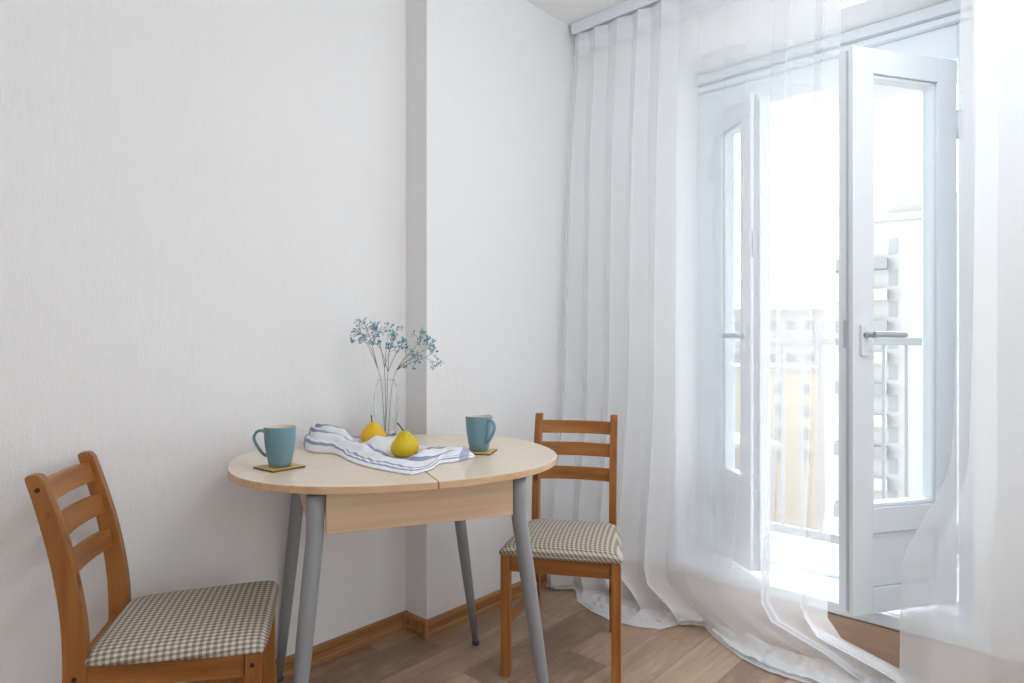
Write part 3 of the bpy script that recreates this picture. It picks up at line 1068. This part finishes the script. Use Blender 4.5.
AWAY = Vector((-math.sin(R(42.4)), math.cos(R(42.4)), 0))
make_pear('pear', 0.150, -1.264, TZ + 0.006, M['pear_a'], R(-5), R(42.4), 0.072, 0.0405, 'golden pear farther back on the cloth, in front of the glass vase', (-0.003, 0.0))
make_pear('pear', 0.389, -1.325, TZ + 0.006, M['pear_b'], R(-4), R(42.4), 0.074, 0.0400, 'greenish yellow pear nearest the table edge, its stem leaning left', (-0.020, 0.004))

# vase
vx, vy = 0.062, -1.150
vase = empty('vase', (vx, vy, TZ + 0.0003), 0, 'tall clear glass vase holding blue flower sprigs', 'vase')
bm = NB()
VH = 0.205
op = catmull([(0.0255, 0, 0.0), (0.030, 0, 0.012), (0.0365, 0, 0.05), (0.0425, 0, 0.10), (0.0430, 0, 0.135), (0.0385, 0, 0.17), (0.0315, 0, 0.196), (0.0300, 0, VH)], 4)
ip = catmull([(0.0270, 0, VH), (0.0282, 0, 0.195), (0.0350, 0, 0.169), (0.0390, 0, 0.135), (0.0385, 0, 0.10), (0.0322, 0, 0.05), (0.0260, 0, 0.022), (0.015, 0, 0.014)], 4)
prof = [(0.0, 0.0)] + [(p.x, p.z) for p in op] + [(p.x, p.z) for p in ip] + [(0.0, 0.0135)]
lathe(bm, prof, 48)
link('vase_body', bm, M['glass'], vase)

def sprig(label, tips, seed, node):
    """dry gypsophila sprig: stem from the vase foot through its mouth to a node, then forked twigs with round florets"""
    r = random.Random(seed)
    base = Vector((vx, vy, TZ + 0.016)) + RIGHT * r.uniform(-0.008, 0.008) + AWAY * r.uniform(-0.008, 0.008)
    P = lambda a, d, z: Vector((vx, vy, TZ)) + RIGHT * a + AWAY * d + Vector((0, 0, z))
    nd = P(*node)
    o = empty('flower_sprig', base, 0, label, 'flower', 'blue flower sprigs in the vase')
    bm = NB(); fl = NB()
    loc = lambda p: p - base
    mid = P(node[0] * 0.35, node[1] * 0.3, 0.11)
    path = catmull([base, mid, P(node[0] * 0.62, node[1] * 0.6, 0.195), nd], 5)
    tube(bm, [loc(p) for p in path], [lerp(0.0013, 0.0009, i / (len(path) - 1)) for i in range(len(path))], 6)
    def floret(p, s):
        bmesh.ops.create_icosphere(fl, subdivisions=1, radius=s, matrix=Matrix.Translation(loc(p)) @ Matrix.Rotation(r.uniform(0, 3), 4, 'X'))
    def grow(p, d, L, depth, rad):
        q = p + d * L
        m = p + d * L * 0.5 + Vector((r.uniform(-1, 1), r.uniform(-1, 1), r.uniform(-1, 1))) * L * 0.07
        tube(bm, [loc(p), loc(m), loc(q)], [rad, rad * 0.9, rad * 0.8], 5)
        if depth == 0:
            floret(q, r.uniform(0.0019, 0.0032))
            return
        for k in range(r.choice((3, 3, 4)) if depth > 1 else r.choice((3, 4, 5))):
            v = Vector((r.gauss(0, 1), r.gauss(0, 1), r.gauss(0, 1)))
            nd2 = (d + v * 0.62 + Vector((0, 0, 0.05))).normalized()
            grow(q, nd2, L * r.uniform(0.55, 0.85), depth - 1, rad * 0.75)
    for tp, dep, L in tips:
        T = P(*tp)
        d = (T - nd)
        tot = d.length
        d.normalize()
        p1 = nd + d * tot * 0.5 + Vector((0, 0, 0.006))
        tube(bm, [loc(nd), loc(nd + d * tot * 0.25 + Vector((0, 0, 0.004))), loc(p1)], [0.0011, 0.001, 0.0009], 5)
        grow(p1, (T - p1).normalized(), tot * 0.26, dep, 0.0009)
    link('stem', bm, M['stem'], o)
    b = link('blossoms', fl, M['blossom'], o)
    tag(b, kind='stuff')
    return o
# offsets (right of the vase axis, away from the viewer, height above the table top)
sprig('blue-grey flower sprig leaning left over the vase', [((-0.085, 0.01, 0.362), 3, 1), ((-0.060, -0.02, 0.345), 3, 1), ((-0.07, 0.03, 0.378), 3, 1)], 3, (-0.030, 0.01, 0.24))
sprig('tallest blue flower sprig, upright in the middle of the vase', [((-0.030, 0.0, 0.375), 3, 1), ((0.005, 0.02, 0.378), 3, 1), ((0.03, -0.02, 0.345), 3, 1)], 8, (-0.006, 0.0, 0.245))
sprig('low bushy blue flower sprig just above the vase mouth', [((-0.02, -0.03, 0.325), 3, 1), ((0.015, -0.02, 0.315), 3, 1), ((0.05, 0.02, 0.33), 3, 1)], 14, (0.008, -0.01, 0.232))
sprig('long blue flower sprig reaching furthest right of the vase', [((0.150, 0.0, 0.318), 3, 1), ((0.122, 0.03, 0.345), 3, 1), ((0.105, -0.03, 0.285), 3, 1), ((0.165, -0.02, 0.290), 3, 1), ((0.075, 0.01, 0.295), 3, 1)], 23, (0.035, 0.0, 0.238))

# ------------------------------------------------------------------ balcony
bm = NB(); box(bm, -1.6, 3.6, WT, 1.10, -0.12, 0.06)
tag(link('balcony_floor', bm, M['concrete']), kind='structure', label='pale concrete balcony floor')
bm = NB(); box(bm, -1.6, 3.6, WT, 0.95, 2.235, 2.40)
tag(link('balcony_ceiling', bm, M['concrete']), kind='structure', label='underside of the balcony above')
bm = NB(); box(bm, -1.6, 0.0, WT - 0.02, WT + 0.02, -0.1, 2.6); box(bm, -1.6, XR, WT, WT + 0.02, 2.4, 2.9)
rl = empty('balcony_railing', (1.0, 1.0, 0.06), 0, 'pale metal balcony railing with thin upright bars', 'railing')
bm = NB(); box(bm, -2.5, 2.6, -0.022, 0.022, 1.022, 1.058)
link('top_rail', bm, M['railing'], rl, bevel=0.004)
bm = NB(); box(bm, -2.5, 2.6, -0.015, 0.015, 0.028, 0.072)
link('bottom_rail', bm, M['railing'], rl, bevel=0.003)
k = -24
while k < 20:
    x = 0.62 + 0.0945 * k - 1.0
    if -2.48 < x < 2.58:
        bm = NB(); box(bm, x - 0.007, x + 0.007, -0.007, 0.007, 0.07, 1.024)
        link('baluster', bm, M['railing'], rl)
    k += 1
for x in (-2.45, 2.55):
    bm = NB(); box(bm, x - 0.02, x + 0.02, -0.02, 0.02, 0.0, 1.03)
    link('post', bm, M['railing'], rl)

# ------------------------------------------------------------------ the town outside
M['bwhite'] = plain('white_facade', (0.48, 0.48, 0.475, 1), 0.9, 0, 0.1, 0.02, 0.3)
M['bcream'] = plain('cream_facade', srgb(250, 238, 206), 0.9, 0, 0.1, 0.02, 0.3)
M['byellow'] = plain('yellow_facade', srgb(196, 189, 172), 0.9, 0, 0.1, 0.03, 0.3)
M['bpink'] = plain('pale_brick', srgb(168, 154, 142), 0.9, 0, 0.1, 0.03, 0.3)
M['bslab'] = plain('balcony_slab_grey', srgb(146, 146, 148), 0.9)
M['bwin'] = plain('far_window', srgb(156, 158, 160), 0.6)
M['roofg'] = plain('pale_roof', srgb(176, 174, 172), 0.9)
M['ground'] = plain('pale_ground', (0.48, 0.48, 0.475, 1), 0.95, 0, 0.1, 0.08, 0.05)
CAM = Vector((1.8455, -2.4689, 1.1))
GZ = -31.0
def place(px, dep):
    a = (px - 512) / 640.0
    p = CAM + (AWAY + RIGHT * a) * dep
    return p.x, p.y
bm = NB(); box(bm, -400, 400, 12, 700, GZ - 1, GZ)
tag(link('ground', bm, M['ground']), kind='structure', label='pale hazy ground far below')

def building(name, px, dep, w, dpt, z1, rot, mat, label, floors, cols, z0w, wsz, slabs=False):
    x, y = place(px, dep)
    o = empty(name, (x, y, GZ), rot, label, 'building')
    H = z1 - GZ
    bm = NB(); box(bm, 0, w, 0, dpt, 0, H)
    link('wall', bm, mat, o)
    bm = NB(); box(bm, -0.3, w + 0.3, -0.3, dpt + 0.3, H, H + 0.7)
    link('roof', bm, M['roofg'], o)
    for f in range(floors):
        z = H - 2.4 - f * 3.0
        for c in range(cols):
            cx = (c + 0.5) / cols * w
            bm = NB(); box(bm, cx - wsz / 2, cx + wsz / 2, -0.06, 0.3, z - 0.75, z + 0.75)
            link('window', bm, M['bwin'], o)
    return o, H
tw, H = building('apartment_tower', 872, 62, 14, 12, 12.6, R(10), M['bwhite'], 'tall white apartment tower with stacked corner balconies, seen through the open door', 9, 4, 0, 0.75)
bm = NB(); box(bm, 1.2, 9.0, 1.0, 8.0, H + 0.7, H + 2.3)
link('roof_house', bm, M['roofg'], tw)
for (x, hgt) in ((-0.3, 4.2), (2.0, 5.0), (5.0, 3.6), (6.2, 3.0)):
    bm = NB(); tube(bm, [(x + 0.6, 3, H + 0.5), (x + 0.6, 3, H + 0.7 + hgt)], 0.07, 6)
    link('antenna', bm, M['bslab'], tw)
for f in range(9):
    z = H - 3.6 - f * 3.0
    bm = NB(); box(bm, -3.2, 1.3, -1.3, 4.0, z - 1.0, z + 0.1)
    link('corner_balcony', bm, M['bwhite'] if f % 2 else M['bslab'], tw)
bm = NB(); box(bm, -4.2, 0.0, 0.6, 8.0, 0, H - 4.0)
link('side_wing', bm, M['bwhite'], tw)
building('long_block', 690, 120, 40, 14, 6.5, R(38), M['bwhite'], 'long low white block with rows of small windows, far beyond the railing', 3, 12, 0, 1.4)
building('yellow_block', 690, 88, 17, 12, -3.0, R(38), M['byellow'], 'pale yellow block with a flat roof below the railing top', 4, 5, 0, 1.2)
building('brick_house', 722, 72, 6, 8, -11.0, R(38), M['bpink'], 'low pale brick house in front of the yellow block', 2, 4, 0, 1.0)

# ------------------------------------------------------------------ light
w = bpy.data.worlds.new('World')
S.world = w
w.use_nodes = True
nt = w.node_tree
nt.nodes.clear()
out = nt.nodes.new('ShaderNodeOutputWorld')
bg = nt.nodes.new('ShaderNodeBackground')
tc = nt.nodes.new('ShaderNodeTexCoord')
dot = nt.nodes.new('ShaderNodeVectorMath'); dot.operation = 'DOT_PRODUCT'
sd = Vector((0.82, -0.48, 0.30)).normalized()
dot.inputs[1].default_value = sd
nt.links.new(tc.outputs['Generated'], dot.inputs[0])
rp = nt.nodes.new('ShaderNodeMapRange')
rp.interpolation_type = 'SMOOTHSTEP'
rp.inputs[1].default_value = -0.15; rp.inputs[2].default_value = 0.75
SKY_FAR, SKY_SUN = 5.6, 1.1
rp.inputs[3].default_value = SKY_FAR; rp.inputs[4].default_value = SKY_SUN
nt.links.new(dot.outputs['Value'], rp.inputs[0])
bg.inputs[0].default_value = (0.93, 0.963, 0.98, 1)
nt.links.new(rp.outputs[0], bg.inputs[1])
nt.links.new(bg.outputs[0], out.inputs[0])

# added fill light above the view, brightens curtain and walls; no fixture
ld = bpy.data.lights.new('added_fill_light', 'POINT')
ld.shadow_soft_size = 0.22
ld.energy = FILL_ENERGY
ld.color = (0.90, 0.955, 1.0)
lo = bpy.data.objects.new('added_fill_light', ld)
COL.objects.link(lo)
lo.location = (1.62, -1.02, 2.22)
lo.rotation_euler = (0, 0, 0)

# ------------------------------------------------------------------ camera and view
cam = bpy.data.cameras.new('camera')
cam.sensor_width = 36.0
cam.lens = 640 / 1024 * 36.0
cam.clip_end = 2000
co = bpy.data.objects.new('camera', cam)
COL.objects.link(co)
co.location = CAM
co.rotation_euler = (R(90), 0, R(42.4))
S.camera = co
S.view_settings.view_transform = 'Standard'
S.view_settings.look = 'None'
S.view_settings.gamma = 1
S.view_settings.use_curve_mapping = False
S.view_settings.exposure = 0.29
S.cycles.transparent_max_bounces = 48
S.cycles.max_bounces = 12
S.cycles.diffuse_bounces = 6
